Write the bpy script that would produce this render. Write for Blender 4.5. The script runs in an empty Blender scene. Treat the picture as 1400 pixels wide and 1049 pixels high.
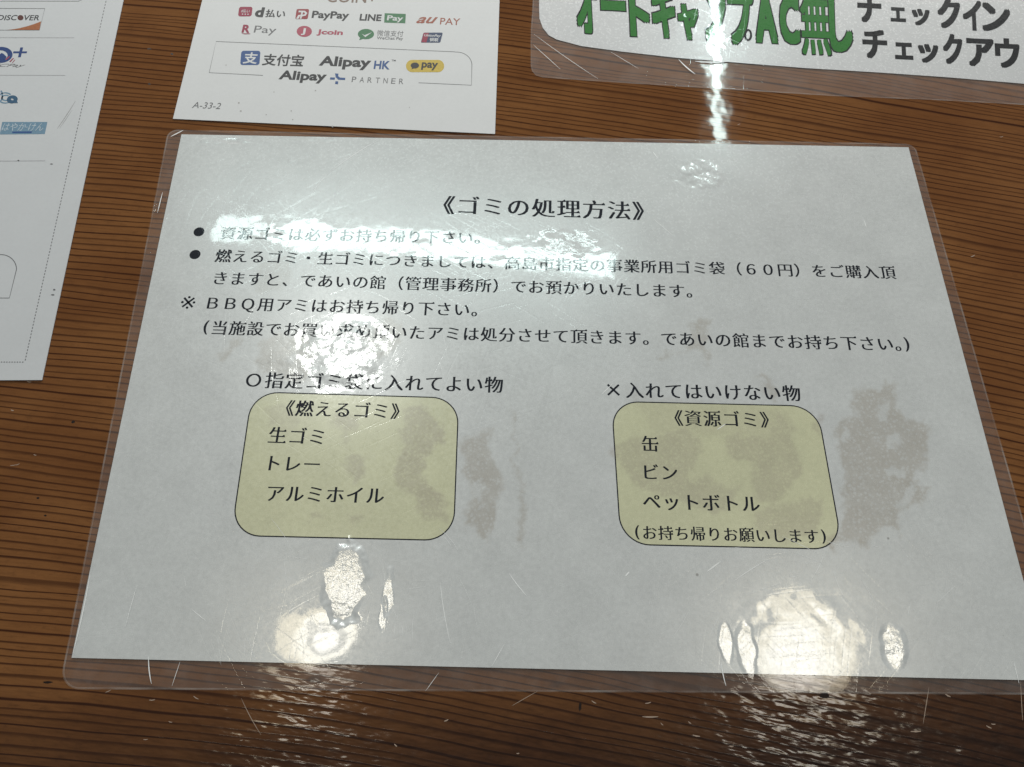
import bpy, bmesh, math, random
import numpy as np
from mathutils import Matrix, Vector

S = bpy.context.scene
COL = S.collection
rnd = random.Random(7)

# ------------------------------------------------------------------ camera
# solved from the sheet's corners in the photograph (metres, table top at z = 0)
CAM = np.array([-0.015809, -0.110748, 0.248624])
ROT = np.array([[0.999898, 0.012478, 0.006878],
                [0.014164, -0.923055, -0.384408],
                [0.001552, 0.384467, -0.923138]])
cd = bpy.data.cameras.new('camera')
cam = bpy.data.objects.new('camera', cd)
COL.objects.link(cam)
cd.sensor_fit = 'HORIZONTAL'
cd.sensor_width = 36.0
cd.lens = 36.0 * 1000 / 1400
cd.clip_start = 0.01
cd.clip_end = 50
m = Matrix(((ROT[0][0], -ROT[1][0], -ROT[2][0], CAM[0]),
            (ROT[0][1], -ROT[1][1], -ROT[2][1], CAM[1]),
            (ROT[0][2], -ROT[1][2], -ROT[2][2], CAM[2]),
            (0, 0, 0, 1)))
cam.matrix_world = m
S.camera = cam


def at(u, v):
    """Point of the table plane seen at photo pixel (u, v)."""
    d = ROT.T @ np.array([(u - 700) / 1000, (v - 524.5) / 1000, 1.0])
    p = CAM - d * CAM[2] / d[2]
    return np.array([p[0], p[1]])


# ------------------------------------------------------------------ light
S.view_settings.view_transform = 'Standard'
S.view_settings.look = 'None'
S.view_settings.gamma = 1.0
S.view_settings.use_curve_mapping = False
S.view_settings.exposure = 0.07

W = bpy.data.worlds.new('World')
S.world = W
W.use_nodes = True
W.node_tree.nodes['Background'].inputs[0].default_value = (0.95, 0.98, 1.0, 1)
W.node_tree.nodes['Background'].inputs[1].default_value = 0.135


def mirror(u, v, h):
    """Where, at height h over the table, the flat table mirrors the view ray of pixel (u, v)."""
    p = at(u, v)
    d = np.array([p[0], p[1], 0]) - CAM
    k = h / -d[2]
    return np.array([p[0] + d[0] * k, p[1] + d[1] * k, h])


def area(name, c, sx, sy, rz, radiance, color, shape='RECTANGLE'):
    L = bpy.data.lights.new(name, 'AREA')
    L.shape = shape
    L.size = sx
    L.size_y = sy
    a = sx * sy * (math.pi / 4 if shape in ('ELLIPSE', 'DISK') else 1)
    L.energy = radiance * math.pi * a
    L.color = color
    o = bpy.data.objects.new(name, L)
    COL.objects.link(o)
    o.location = c
    o.rotation_euler = (0, 0, rz)
    return o


CEIL = 1.6
CYAN = (0.80, 1.0, 0.97)
WARM = (1.0, 0.95, 0.84)


# a run of ceiling tubes ahead (the thin band across the first lines)
def tube(u0, v0, u1, v1, width, rad, col, h=CEIL):
    a, b = mirror(u0, v0, h), mirror(u1, v1, h)
    c = (a + b) / 2
    d = b - a
    area('ceiling_tube', c, float(np.hypot(d[0], d[1])), width, math.atan2(d[1], d[0]), rad, col)


tube(292, 311, 352, 315, 0.085, 11, CYAN)
tube(364, 316, 560, 328, 0.095, 14, CYAN)
tube(564, 330, 842, 366, 0.085, 14, CYAN)
# a tube that runs away from the viewer, mirrored as the streak at the top
tube(974, -60, 984, 194, 0.038, 26, CYAN)


# round ceiling lamps almost overhead: a warm shade round a whiter opening with a dark bezel
def disc(u, v, dia, rad, col, ratio=1.0, bezel=None):
    o = area('ceiling_lamp', mirror(u, v, CEIL), dia, dia * ratio, 0, rad, col, 'ELLIPSE')
    if bezel:
        cu, cv, r, w = bezel[:4]
        dk = bezel[4] if len(bezel) > 4 else 0.3
        L = o.data
        L.use_nodes = True
        t = L.node_tree
        em = t.nodes['Emission']
        ge = t.nodes.new('ShaderNodeNewGeometry')
        vm = t.nodes.new('ShaderNodeVectorMath')
        vm.operation = 'DISTANCE'
        vm.inputs[1].default_value = (cu, cv, 0)
        t.links.new(ge.outputs['Parametric'], vm.inputs[0])
        rp = t.nodes.new('ShaderNodeValToRGB')
        e = rp.color_ramp.elements
        e[0].position, e[0].color = 0.0, (1.1, 1.1, 1.12, 1)
        e[1].position, e[1].color = 1.0, (0.45, 0.40, 0.30, 1)
        for p_, c_ in ((r - w, (1.1, 1.1, 1.12, 1)), (r - w * 0.55, (dk, dk, dk, 1)), (r + w * 0.55, (dk, dk, dk, 1)), (r + w, (0.95, 0.95, 0.92, 1)), (0.36, (0.95, 0.93, 0.86, 1)), (0.46, (0.55, 0.50, 0.38, 1))):
            k = rp.color_ramp.elements.new(p_)
            k.color = c_
        t.links.new(vm.outputs['Value'], rp.inputs[0])
        t.links.new(rp.outputs[0], em.inputs[0])
    return o


disc(432, 866, 0.205, 14, WARM, 0.66, (0.62, 0.40, 0.21, 0.05, 0.2))
disc(1099, 884, 0.25, 10.5, WARM, 0.95, (0.42, 0.36, 0.24, 0.05, 0.9))
disc(472, 482, 0.22, 19, (0.97, 1.0, 0.95))
# low wide fill, added unseen beyond the table to brighten the far side
Lw = area('far_fill', (0.12, 1.5, 0.50), 2.3, 0.6, 0, 7.9, (1.0, 0.975, 0.93))
Lw.rotation_euler = (math.radians(-90), 0, 0)


# ------------------------------------------------------------------ node helper
class NT:
    def __init__(s, tree):
        s.t = tree

    def n(s, kind, ins=None, **props):
        nd = s.t.nodes.new(kind)
        for k, v in props.items():
            setattr(nd, k, v)
        for k, v in (ins or {}).items():
            s.set(nd.inputs[k], v)
        return nd

    def set(s, sock, v):
        if isinstance(v, bpy.types.NodeSocket):
            s.t.links.new(v, sock)
        else:
            sock.default_value = v

    def m(s, op, a, b=0.0, c=0.0, clamp=False):
        nd = s.t.nodes.new('ShaderNodeMath')
        nd.operation = op
        nd.use_clamp = clamp
        for i, v in enumerate((a, b, c)):
            s.set(nd.inputs[i], v)
        return nd.outputs[0]

    def step(s, v, lo, hi):
        nd = s.n('ShaderNodeMapRange', {'Value': v, 'From Min': lo, 'From Max': hi}, interpolation_type='SMOOTHSTEP')
        return nd.outputs[0]

    def mix(s, f, a, b, mode='MIX'):
        nd = s.n('ShaderNodeMix', data_type='RGBA', blend_type=mode)
        s.set(nd.inputs[0], f)
        s.set(nd.inputs[6], a)
        s.set(nd.inputs[7], b)
        return nd.outputs[2]

    def noise(s, vec, scale, detail=2, rough=0.5, dist=0.0):
        return s.n('ShaderNodeTexNoise', {'Vector': vec, 'Scale': scale, 'Detail': detail, 'Roughness': rough, 'Distortion': dist}).outputs[0]

    def xyz(s, x, y, z=0.0):
        return s.n('ShaderNodeCombineXYZ', {0: x, 1: y, 2: z}).outputs[0]


def new_mat(name):
    mt = bpy.data.materials.new(name)
    mt.use_nodes = True
    nt = NT(mt.node_tree)
    bs = mt.node_tree.nodes['Principled BSDF']
    return mt, nt, bs


def rgb(r, g, b):
    return (r, g, b, 1)


def srgb(r, g, b):
    f = lambda c: ((c / 255) / 12.92 if c / 255 <= 0.04045 else ((c / 255 + 0.055) / 1.055) ** 2.4)
    return (f(r), f(g), f(b), 1)


# ---- the laminating film's surface: gentle waves, crumpled patches, fine scratches
def film_normal_group():
    g = bpy.data.node_groups.new('film_surface', 'ShaderNodeTree')
    g.interface.new_socket('Normal', in_out='OUTPUT', socket_type='NodeSocketVector')
    nt = NT(g)
    out = g.nodes.new('NodeGroupOutput')
    pos = nt.n('ShaderNodeNewGeometry').outputs['Position']
    sp = nt.n('ShaderNodeSeparateXYZ', {0: pos})
    x, y = sp.outputs[0], sp.outputs[1]
    big = nt.noise(pos, 17, 1)
    mid = nt.noise(pos, 75, 2, 0.55)
    fine = nt.noise(pos, 330, 3, 0.6)
    # crumpled patches where the film has lifted
    patches = [(470, 482, 24, 17, 1.0), (405, 500, 15, 10, 0.5), 
               (960, 240, 13, 8, 1.0), (775, 332, 17, 7, 1.0), (286, 193, 6, 1.6, 0.8), (325, 194, 7, 1.8, 0.9), (440, 193, 8, 2.0, 0.9),
               (1222, 885, 6, 6, 0.75), (1130, 835, 9, 6, 0.4), (975, 60, 22, 20, 0.12), (915, 30, 10, 14, 0.6),
               (216, 285, 3, 12, 0.9)]
    tot = None
    for (u, v, rx, ry, w) in patches:
        c = at(u, v)
        dx = nt.m('DIVIDE', nt.m('SUBTRACT', x, float(c[0])), rx / 1000)
        dy = nt.m('DIVIDE', nt.m('SUBTRACT', y, float(c[1])), ry / 1000)
        r = nt.m('SQRT', nt.m('ADD', nt.m('MULTIPLY', dx, dx), nt.m('MULTIPLY', dy, dy)))
        r = nt.m('ADD', r, nt.m('MULTIPLY', nt.m('SUBTRACT', mid, 0.5), 1.4))
        k = nt.m('MULTIPLY', nt.m('SUBTRACT', 1.0, nt.step(r, 0.55, 1.0)), w)
        tot = k if tot is None else nt.m('MAXIMUM', tot, k)
    lump = nt.noise(pos, 140, 2, 0.42)
    h = nt.m('MULTIPLY', big, 0.00022)
    # smooth dents that bend the lamps' mirror images
    soft = None
    for (u, v, rx, ry, w) in ((1035, 850, 16, 15, 1.0), (1150, 850, 16, 16, 1.0), (1090, 815, 18, 8, 0.8), (400, 320, 40, 9, 0.5), (560, 335, 40, 9, 0.6), (720, 350, 40, 9, 0.6), (440, 845, 14, 5, 0.3)):
        c = at(u, v)
        dx = nt.m('DIVIDE', nt.m('SUBTRACT', x, float(c[0])), rx / 1000)
        dy = nt.m('DIVIDE', nt.m('SUBTRACT', y, float(c[1])), ry / 1000)
        r = nt.m('SQRT', nt.m('ADD', nt.m('MULTIPLY', dx, dx), nt.m('MULTIPLY', dy, dy)))
        k = nt.m('MULTIPLY', nt.m('SUBTRACT', 1.0, nt.step(r, 0.2, 1.0)), w)
        soft = k if soft is None else nt.m('MAXIMUM', soft, k)
    h = nt.m('ADD', h, nt.m('MULTIPLY', nt.m('SUBTRACT', mid, 0.5), nt.m('ADD', 0.000035, nt.m('MULTIPLY', soft, 0.00022))))
    h = nt.m('ADD', h, nt.m('MULTIPLY', fine, 0.0000012))
    cr = nt.m('ADD', nt.m('MULTIPLY', nt.m('SUBTRACT', fine, 0.5), 0.00006), nt.m('MULTIPLY', nt.m('SUBTRACT', lump, 0.5), 0.00042))
    h = nt.m('ADD', h, nt.m('MULTIPLY', tot, cr))
    # flat blisters whose tilt catches a lamp
    for (u, v, rx, ry, tx, ty) in ((472, 796, 8.5, 15, 0.014, 0.036), (531, 812, 2.2, 8, 0.048, 0.028), (524, 842, 1.6, 6, 0.046, 0.013),
                                   (1020, 885, 3.6, 10, -0.036, 0.0), (992, 877, 2.6, 7, -0.050, 0.0), (1222, 884, 5, 7, 0.050, 0.0)):
        c = at(u, v)
        ex, ey = nt.m('SUBTRACT', x, float(c[0])), nt.m('SUBTRACT', y, float(c[1]))
        dx, dy = nt.m('DIVIDE', ex, rx / 1000), nt.m('DIVIDE', ey, ry / 1000)
        r = nt.m('ADD', nt.m('SQRT', nt.m('ADD', nt.m('MULTIPLY', dx, dx), nt.m('MULTIPLY', dy, dy))), nt.m('MULTIPLY', nt.m('SUBTRACT', lump, 0.5), 0.9))
        k = nt.m('SUBTRACT', 1.0, nt.step(r, 0.66, 1.0))
        pl = nt.m('ADD', nt.m('MULTIPLY', ex, tx), nt.m('MULTIPLY', ey, ty))
        pl = nt.m('ADD', pl, nt.m('MULTIPLY', nt.m('SUBTRACT', fine, 0.5), 0.00006))
        h = nt.m('ADD', h, nt.m('MULTIPLY', k, pl))
    # hairline scratches in many directions
    for i, ang in enumerate((0.31, 0.93, 1.22, 1.83, 2.31, 2.74)):
        ca, sa = math.cos(ang), math.sin(ang)
        a = nt.m('ADD', nt.m('MULTIPLY', x, ca), nt.m('MULTIPLY', y, sa))
        b = nt.m('SUBTRACT', nt.m('MULTIPLY', y, ca), nt.m('MULTIPLY', x, sa))
        a2 = nt.m('ADD', a, nt.m('MULTIPLY', nt.m('MULTIPLY', b, b), 1.3 if i % 2 else -2.1))
        nz = nt.noise(nt.xyz(nt.m('MULTIPLY', a2, 1.0), nt.m('MULTIPLY', b, 0.028), float(i) * 3.1), 900, 1, 0.5)
        ln = nt.step(nz, 0.67, 0.72)
        h = nt.m('SUBTRACT', h, nt.m('MULTIPLY', ln, 0.0000035))
    bp = nt.n('ShaderNodeBump', {'Strength': 1.0, 'Distance': 1.0, 'Height': h})
    nt.set(out.inputs[0], bp.outputs[0])
    return g


FILM = film_normal_group()


def film_coat(nt, bs, rough=0.25, spec=1.0):
    gn = nt.n('ShaderNodeGroup')
    gn.node_tree = FILM
    bs.inputs['Coat Weight'].default_value = 1.0
    bs.inputs['Coat Roughness'].default_value = 0.035
    bs.inputs['Coat IOR'].default_value = 1.5
    nt.set(bs.inputs['Coat Normal'], gn.outputs[0])
    nt.set(bs.inputs['Normal'], gn.outputs[0])
    # finely scuffed: the glow round a mirrored lamp is grainy
    gp = nt.n('ShaderNodeNewGeometry').outputs['Position']
    nt.set(bs.inputs['Roughness'], nt.m('ADD', rough - 0.13, nt.m('MULTIPLY', nt.noise(gp, 900, 2, 0.6), 0.26)))
    bs.inputs['Specular IOR Level'].default_value = spec
    bs.inputs['IOR'].default_value = 1.62


def paper_tone(nt, base, mottled=0.05):
    """slightly uneven white of printed paper"""
    pos = nt.n('ShaderNodeNewGeometry').outputs['Position']
    n1 = nt.noise(pos, 60, 4, 0.6)
    n2 = nt.noise(pos, 620, 3, 0.7)
    f = nt.m('ADD', nt.m('MULTIPLY', nt.m('SUBTRACT', n1, 0.5), mottled * 2), nt.m('MULTIPLY', nt.m('SUBTRACT', n2, 0.5), mottled * 2.2))
    f = nt.m('ADD', f, 1.0)
    # rare dark specks
    vo = nt.n('ShaderNodeTexVoronoi', {'Vector': pos, 'Scale': 62}, feature='F1')
    sel = nt.n('ShaderNodeSeparateColor', {0: vo.outputs['Color']}).outputs[0]
    speck = nt.m('MULTIPLY', nt.m('SUBTRACT', 1.0, nt.step(vo.outputs['Distance'], 0.022, 0.04)), nt.m('GREATER_THAN', sel, 0.82))
    c = nt.mix(1.0, base, nt.n('ShaderNodeCombineColor', {0: f, 1: f, 2: f}).outputs[0], 'MULTIPLY')
    return nt.mix(nt.m('MULTIPLY', speck, 0.55), c, rgb(0.10, 0.09, 0.08))


def stained(nt, c, amount=0.55, tint=(0.40, 0.35, 0.28, 1)):
    at_ = nt.n('ShaderNodeAttribute', attribute_name='stain').outputs['Fac']
    pos = nt.n('ShaderNodeNewGeometry').outputs['Position']
    vo = nt.n('ShaderNodeTexVoronoi', {'Vector': pos, 'Scale': 820}, feature='F1').outputs['Distance']
    ret = nt.step(nt.m('ADD', vo, nt.m('MULTIPLY', nt.m('SUBTRACT', nt.noise(pos, 420, 2, 0.5), 0.5), 0.8)), 0.05, 0.55)
    nz = nt.noise(pos, 130, 3, 0.6)
    k = nt.m('MULTIPLY', at_, nt.m('ADD', 0.42, nt.m('MULTIPLY', ret, 0.58)))
    k = nt.m('MULTIPLY', k, nt.m('ADD', 0.55, nt.m('MULTIPLY', nz, 0.8)))
    return nt.mix(nt.m('MULTIPLY', k, amount, clamp=True), c, tint)


def mat_film_paper(name, base, stain_amt=None, mottled=0.05):
    mt, nt, bs = new_mat(name)
    c = paper_tone(nt, base, mottled)
    if stain_amt:
        c = stained(nt, c, stain_amt)
    nt.set(bs.inputs['Base Color'], c)
    film_coat(nt, bs)
    return mt


def mat_ink(name, col, film=False, rough=0.5):
    mt, nt, bs = new_mat(name)
    pos = nt.n('ShaderNodeNewGeometry').outputs['Position']
    nz = nt.noise(pos, 1500, 2, 0.6)
    k = nt.m('ADD', 0.75, nt.m('MULTIPLY', nz, 0.5))
    nt.set(bs.inputs['Base Color'], nt.mix(1.0, col, nt.n('ShaderNodeCombineColor', {0: k, 1: k, 2: k}).outputs[0], 'MULTIPLY'))
    bs.inputs['Roughness'].default_value = rough
    bs.inputs['Specular IOR Level'].default_value = 0.3
    if film:
        film_coat(nt, bs, 0.3, 0.06)
    return mt


def mat_card(name, base):
    mt, nt, bs = new_mat(name)
    nt.set(bs.inputs['Base Color'], paper_tone(nt, base, 0.035))
    bs.inputs['Roughness'].default_value = 0.55
    bs.inputs['Specular IOR Level'].default_value = 0.4
    pos = nt.n('ShaderNodeNewGeometry').outputs['Position']
    bp = nt.n('ShaderNodeBump', {'Strength': 1.0, 'Distance': 1.0, 'Height': nt.m('MULTIPLY', nt.noise(pos, 700, 3, 0.6), 0.00001)})
    nt.set(bs.inputs['Normal'], bp.outputs[0])
    return mt


def mat_margin(name):
    """clear laminating film sealed to itself, slightly milky, over the wood"""
    mt = bpy.data.materials.new(name)
    mt.use_nodes = True
    nt = NT(mt.node_tree)
    mt.node_tree.nodes.remove(mt.node_tree.nodes['Principled BSDF'])
    gn = nt.n('ShaderNodeGroup')
    gn.node_tree = FILM
    pos = nt.n('ShaderNodeNewGeometry').outputs['Position']
    tr = nt.n('ShaderNodeBsdfTransparent', {0: rgb(1, 1, 1)})
    df = nt.n('ShaderNodeBsdfDiffuse', {0: rgb(0.62, 0.55, 0.52)})
    milk = nt.m('ADD', 0.055, nt.m('MULTIPLY', nt.step(nt.noise(pos, 90, 4, 0.65), 0.35, 0.8), 0.08))
    m1 = nt.n('ShaderNodeMixShader', {0: milk, 1: tr.outputs[0], 2: df.outputs[0]})
    fr = nt.n('ShaderNodeFresnel', {'IOR': 1.5, 'Normal': gn.outputs[0]})
    gl = nt.n('ShaderNodeBsdfGlossy', {'Color': rgb(1, 1, 1), 'Roughness': 0.04, 'Normal': gn.outputs[0]})
    gl2 = nt.n('ShaderNodeBsdfGlossy', {'Color': rgb(1, 1, 1), 'Roughness': 0.35, 'Normal': gn.outputs[0]})
    glm = nt.n('ShaderNodeMixShader', {0: 0.4, 1: gl.outputs[0], 2: gl2.outputs[0]})
    m2 = nt.n('ShaderNodeMixShader', {0: nt.m('MINIMUM', nt.m('MULTIPLY', fr.outputs[0], 1.2), 0.075), 1: m1.outputs[0], 2: glm.outputs[0]})
    nt.set(mt.node_tree.nodes['Material Output'].inputs[0], m2.outputs[0])
    return mt


def mat_rim(name):
    mt = bpy.data.materials.new(name)
    mt.use_nodes = True
    nt = NT(mt.node_tree)
    mt.node_tree.nodes.remove(mt.node_tree.nodes['Principled BSDF'])
    tr = nt.n('ShaderNodeBsdfTransparent')
    pr = nt.n('ShaderNodeBsdfPrincipled', {'Base Color': rgb(0.75, 0.73, 0.70), 'Roughness': 0.25})
    pos = nt.n('ShaderNodeNewGeometry').outputs['Position']
    f = nt.m('ADD', 0.05, nt.m('MULTIPLY', nt.step(nt.noise(pos, 70, 3), 0.35, 0.7), 0.18))
    mx = nt.n('ShaderNodeMixShader', {0: f, 1: tr.outputs[0], 2: pr.outputs[0]})
    nt.set(mt.node_tree.nodes['Material Output'].inputs[0], mx.outputs[0])
    return mt


def mat_wood():
    mt, nt, bs = new_mat('varnished_softwood')
    pos = nt.n('ShaderNodeNewGeometry').outputs['Position']
    sp = nt.n('ShaderNodeSeparateXYZ', {0: pos})
    x, y = sp.outputs[0], sp.outputs[1]
    # grain runs left to right, sinking and bending more to the right
    g = nt.m('ADD', nt.m('MULTIPLY', x, 0.155), nt.m('MULTIPLY', nt.m('MULTIPLY', x, x), 0.18))
    wv = nt.xyz(nt.m('MULTIPLY', x, 0.35), y)
    warp = nt.m('MULTIPLY', nt.m('SUBTRACT', nt.noise(wv, 9, 2, 0.5), 0.5), 0.016)
    warp2 = nt.m('MULTIPLY', nt.m('SUBTRACT', nt.noise(wv, 55, 2, 0.5), 0.5), 0.0022)
    yy = nt.m('ADD', nt.m('ADD', nt.m('ADD', y, g), warp), warp2)
    t = nt.m('DIVIDE', yy, 0.0027)
    t = nt.m('ADD', t, nt.m('MULTIPLY', nt.n('ShaderNodeTexNoise', {'W': yy, 'Scale': 90, 'Detail': 1}, noise_dimensions='1D').outputs[0], 2.1))
    cell = nt.m('FLOOR', t)
    saw = nt.m('FRACT', t)
    wn = nt.n('ShaderNodeTexWhiteNoise', {'W': cell}, noise_dimensions='1D').outputs['Value']
    lo = nt.m('ADD', 0.50, nt.m('MULTIPLY', wn, 0.24))
    rise = nt.n('ShaderNodeMapRange', {'Value': saw, 'From Min': lo, 'From Max': 0.84}, interpolation_type='SMOOTHSTEP').outputs[0]
    dark = nt.m('MULTIPLY', rise, nt.m('SUBTRACT', 1.0, nt.step(saw, 0.91, 1.0)))
    fib = nt.noise(nt.xyz(nt.m('MULTIPLY', x, 0.07), nt.m('ADD', y, g)), 1500, 3, 0.65)
    pore = nt.noise(nt.xyz(nt.m('MULTIPLY', x, 0.5), y), 420, 3, 0.7)
    patch = nt.noise(nt.xyz(nt.m('MULTIPLY', x, 0.5), y), 30, 4, 0.6)
    along = nt.noise(nt.xyz(nt.m('MULTIPLY', x, 0.3), nt.m('MULTIPLY', cell, 0.7)), 45, 3, 0.6)
    # the wood colour turns darker and redder towards the near edge
    near_mask = nt.m('SUBTRACT', 1.0, nt.step(nt.m('ADD', nt.m('SUBTRACT', y, nt.m('MULTIPLY', x, 0.10)), nt.m('MULTIPLY', nt.m('SUBTRACT', patch, 0.5), 0.02)), -0.150, -0.075))
    amp = nt.m('MULTIPLY', nt.m('ADD', 0.66, nt.m('MULTIPLY', wn, 0.40)), nt.m('ADD', 0.62, nt.m('MULTIPLY', along, 0.75)))
    d = nt.m('MULTIPLY', dark, amp, clamp=True)
    early = nt.mix(nt.step(patch, 0.3, 0.72), rgb(0.165, 0.063, 0.0185), rgb(0.240, 0.102, 0.0330))
    early = nt.mix(nt.m('MULTIPLY', nt.step(fib, 0.4, 0.75), 0.30), early, rgb(0.075, 0.027, 0.008))
    early = nt.mix(nt.m('MULTIPLY', nt.step(pore, 0.52, 0.75), 0.28), early, rgb(0.065, 0.024, 0.008))
    c = nt.mix(nt.m('MULTIPLY', d, 0.93), early, rgb(0.036, 0.0085, 0.0020))
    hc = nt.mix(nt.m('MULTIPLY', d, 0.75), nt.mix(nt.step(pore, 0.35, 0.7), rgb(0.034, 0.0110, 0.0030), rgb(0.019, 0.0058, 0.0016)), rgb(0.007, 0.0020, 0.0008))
    c = nt.mix(near_mask, c, hc)
    # old dents filled with dirt
    vo = nt.n('ShaderNodeTexVoronoi', {'Vector': nt.xyz(nt.m('MULTIPLY', x, 0.45), y), 'Scale': 60}, feature='F1')
    sel = nt.n('ShaderNodeSeparateColor', {0: vo.outputs['Color']}).outputs[0]
    dent = nt.m('MULTIPLY', nt.m('SUBTRACT', 1.0, nt.step(vo.outputs['Distance'], 0.03, 0.09)), nt.m('GREATER_THAN', sel, 0.80))
    c = nt.mix(nt.m('MULTIPLY', dent, 0.6), c, rgb(0.022, 0.008, 0.004))
    # pale nicks where the varnish is chipped
    vn = nt.n('ShaderNodeTexVoronoi', {'Vector': nt.xyz(nt.m('MULTIPLY', x, 0.6), y), 'Scale': 105}, feature='F1')
    seln = nt.n('ShaderNodeSeparateColor', {0: vn.outputs['Color']}).outputs[1]
    nick = nt.m('MULTIPLY', nt.m('SUBTRACT', 1.0, nt.step(vn.outputs['Distance'], 0.025, 0.05)), nt.m('GREATER_THAN', seln, 0.93))
    c = nt.mix(nt.m('MULTIPLY', nick, 0.6), c, rgb(0.42, 0.30, 0.22))
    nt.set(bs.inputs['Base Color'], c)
    bs.inputs['Roughness'].default_value = 0.33
    nt.set(bs.inputs['Specular IOR Level'], nt.m('MULTIPLY', near_mask, 0.16))
    bs.inputs['Coat Weight'].default_value = 0.8
    nt.set(bs.inputs['Coat Roughness'], nt.m('ADD', 0.05, nt.m('MULTIPLY', near_mask, 0.08)))
    # the near edge is worn rough, the rest lies smooth under its varnish
    n1 = nt.noise(nt.xyz(nt.m('MULTIPLY', x, 0.40), nt.m('ADD', y, g)), 270, 2, 0.5)
    n2 = nt.noise(nt.xyz(nt.m('MULTIPLY', x, 0.30), nt.m('ADD', y, g)), 800, 2, 0.6)
    n3 = nt.noise(pos, 55, 2, 0.5)
    wear = nt.m('ADD', 0.03, nt.m('MULTIPLY', near_mask, 1.5))
    h = nt.m('MULTIPLY', nt.m('MULTIPLY', d, wear), 0.00003)
    h = nt.m('ADD', h, nt.m('MULTIPLY', nt.m('MULTIPLY', n1, wear), 0.00036))
    h = nt.m('ADD', h, nt.m('MULTIPLY', nt.m('MULTIPLY', n2, wear), 0.00002))
    h = nt.m('ADD', h, nt.m('MULTIPLY', n3, 0.00015))
    h = nt.m('SUBTRACT', h, nt.m('MULTIPLY', dent, 0.0001))
    bp = nt.n('ShaderNodeBump', {'Strength': 1.0, 'Distance': 1.0, 'Height': h})
    nt.set(bs.inputs['Normal'], bp.outputs[0])
    nt.set(bs.inputs['Coat Normal'], bp.outputs[0])
    return mt


# ------------------------------------------------------------------ object helpers
def link(name, me, mat=None, parent=None):
    o = bpy.data.objects.new(name, me)
    COL.objects.link(o)
    if mat is not None:
        me.materials.append(mat)
    if parent is not None:
        o.parent = parent
    return o


def thing(name, label, cat, u, v):
    o = bpy.data.objects.new(name, None)
    COL.objects.link(o)
    o.empty_display_size = 0.02
    o['label'] = label
    o['category'] = cat
    return o


def mesh(name, verts, faces):
    me = bpy.data.meshes.new(name)
    me.from_pydata([tuple(map(float, v)) for v in verts], [], faces)
    me.update()
    return me


def flat(name, polys, z, mat, parent, px=None):
    """flat printed shape(s): polygons in photo pixels (or through px), drawn on the sheet at height z"""
    verts, faces = [], []
    for k, P in enumerate(polys):
        q = [at(*(px(*p) if px else p)) for p in P]
        a = sum(q[i][0] * q[(i + 1) % len(q)][1] - q[(i + 1) % len(q)][0] * q[i][1] for i in range(len(q)))
        if a < 0:
            q = q[::-1]
        b = len(verts)
        verts += [(p[0], p[1], z + k * 2e-6) for p in q]
        faces.append(list(range(b, b + len(q))))
    return link(name, mesh(name, verts, faces), mat, parent)


def strip(pts, w, closed=False):
    """quads along a polyline given in plane metres; w = width in metres"""
    pts = [np.array(p, float) for p in pts]
    n = len(pts)
    L, R = [], []
    for i in range(n):
        a = pts[i - 1] if (i > 0 or closed) else pts[i]
        b = pts[(i + 1) % n] if (i < n - 1 or closed) else pts[i]
        d = b - a
        d = d / (np.hypot(*d) + 1e-12)
        nrm = np.array([-d[1], d[0]]) * w / 2
        L.append(pts[i] + nrm)
        R.append(pts[i] - nrm)
    V = L + R
    F = []
    for i in range(n if closed else n - 1):
        j = (i + 1) % n
        F.append((n + i, n + j, j, i))
    return V, F


def line(name, polylines, w, z, mat, parent, px=None, closed=False):
    verts, faces = [], []
    for P in polylines:
        V, F = strip([at(*(px(*p) if px else p)) for p in P], w, closed)
        b = len(verts)
        verts += [(v[0], v[1], z) for v in V]
        faces += [tuple(b + i for i in f) for f in F]
    return link(name, mesh(name, verts, faces), mat, parent)


def arc(cx, cy, rx, ry, a0, a1, n=24):
    return [(cx + rx * math.cos(math.radians(a0 + (a1 - a0) * i / n)), cy + ry * math.sin(math.radians(a0 + (a1 - a0) * i / n))) for i in range(n + 1)]


def rounded(corners, r, n=8):
    """rounded polygon through corner points (plane metres)"""
    out = []
    c = [np.array(p, float) for p in corners]
    k = len(c)
    for i in range(k):
        ri = r[i] if isinstance(r, (list, tuple)) else r
        a, b, d = c[i - 1], c[i], c[(i + 1) % k]
        u = (a - b) / np.hypot(*(a - b))
        w = (d - b) / np.hypot(*(d - b))
        if ri <= 0:
            out.append(b)
            continue
        p0, p2 = b + u * ri, b + w * ri
        for j in range(n + 1):
            t = j / n
            # close to circular: conic with weight
            wt = 0.72
            q = ((1 - t) ** 2 * p0 + 2 * wt * t * (1 - t) * b + t * t * p2) / ((1 - t) ** 2 + 2 * wt * t * (1 - t) + t * t)
            out.append(q)
    return out


def slab(name, outline, z0, z1, mat, parent=None):
    """sheet with real thickness from an outline in plane metres"""
    a = sum(outline[i][0] * outline[(i + 1) % len(outline)][1] - outline[(i + 1) % len(outline)][0] * outline[i][1] for i in range(len(outline)))
    q = outline if a > 0 else outline[::-1]
    n = len(q)
    verts = [(p[0], p[1], z1) for p in q] + [(p[0], p[1], z0) for p in q]
    faces = [list(range(n))] + [(i, n + i, n + (i + 1) % n, (i + 1) % n) for i in range(n)] + [list(range(2 * n - 1, n - 1, -1))]
    return link(name, mesh(name, verts, faces), mat, parent)


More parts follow.
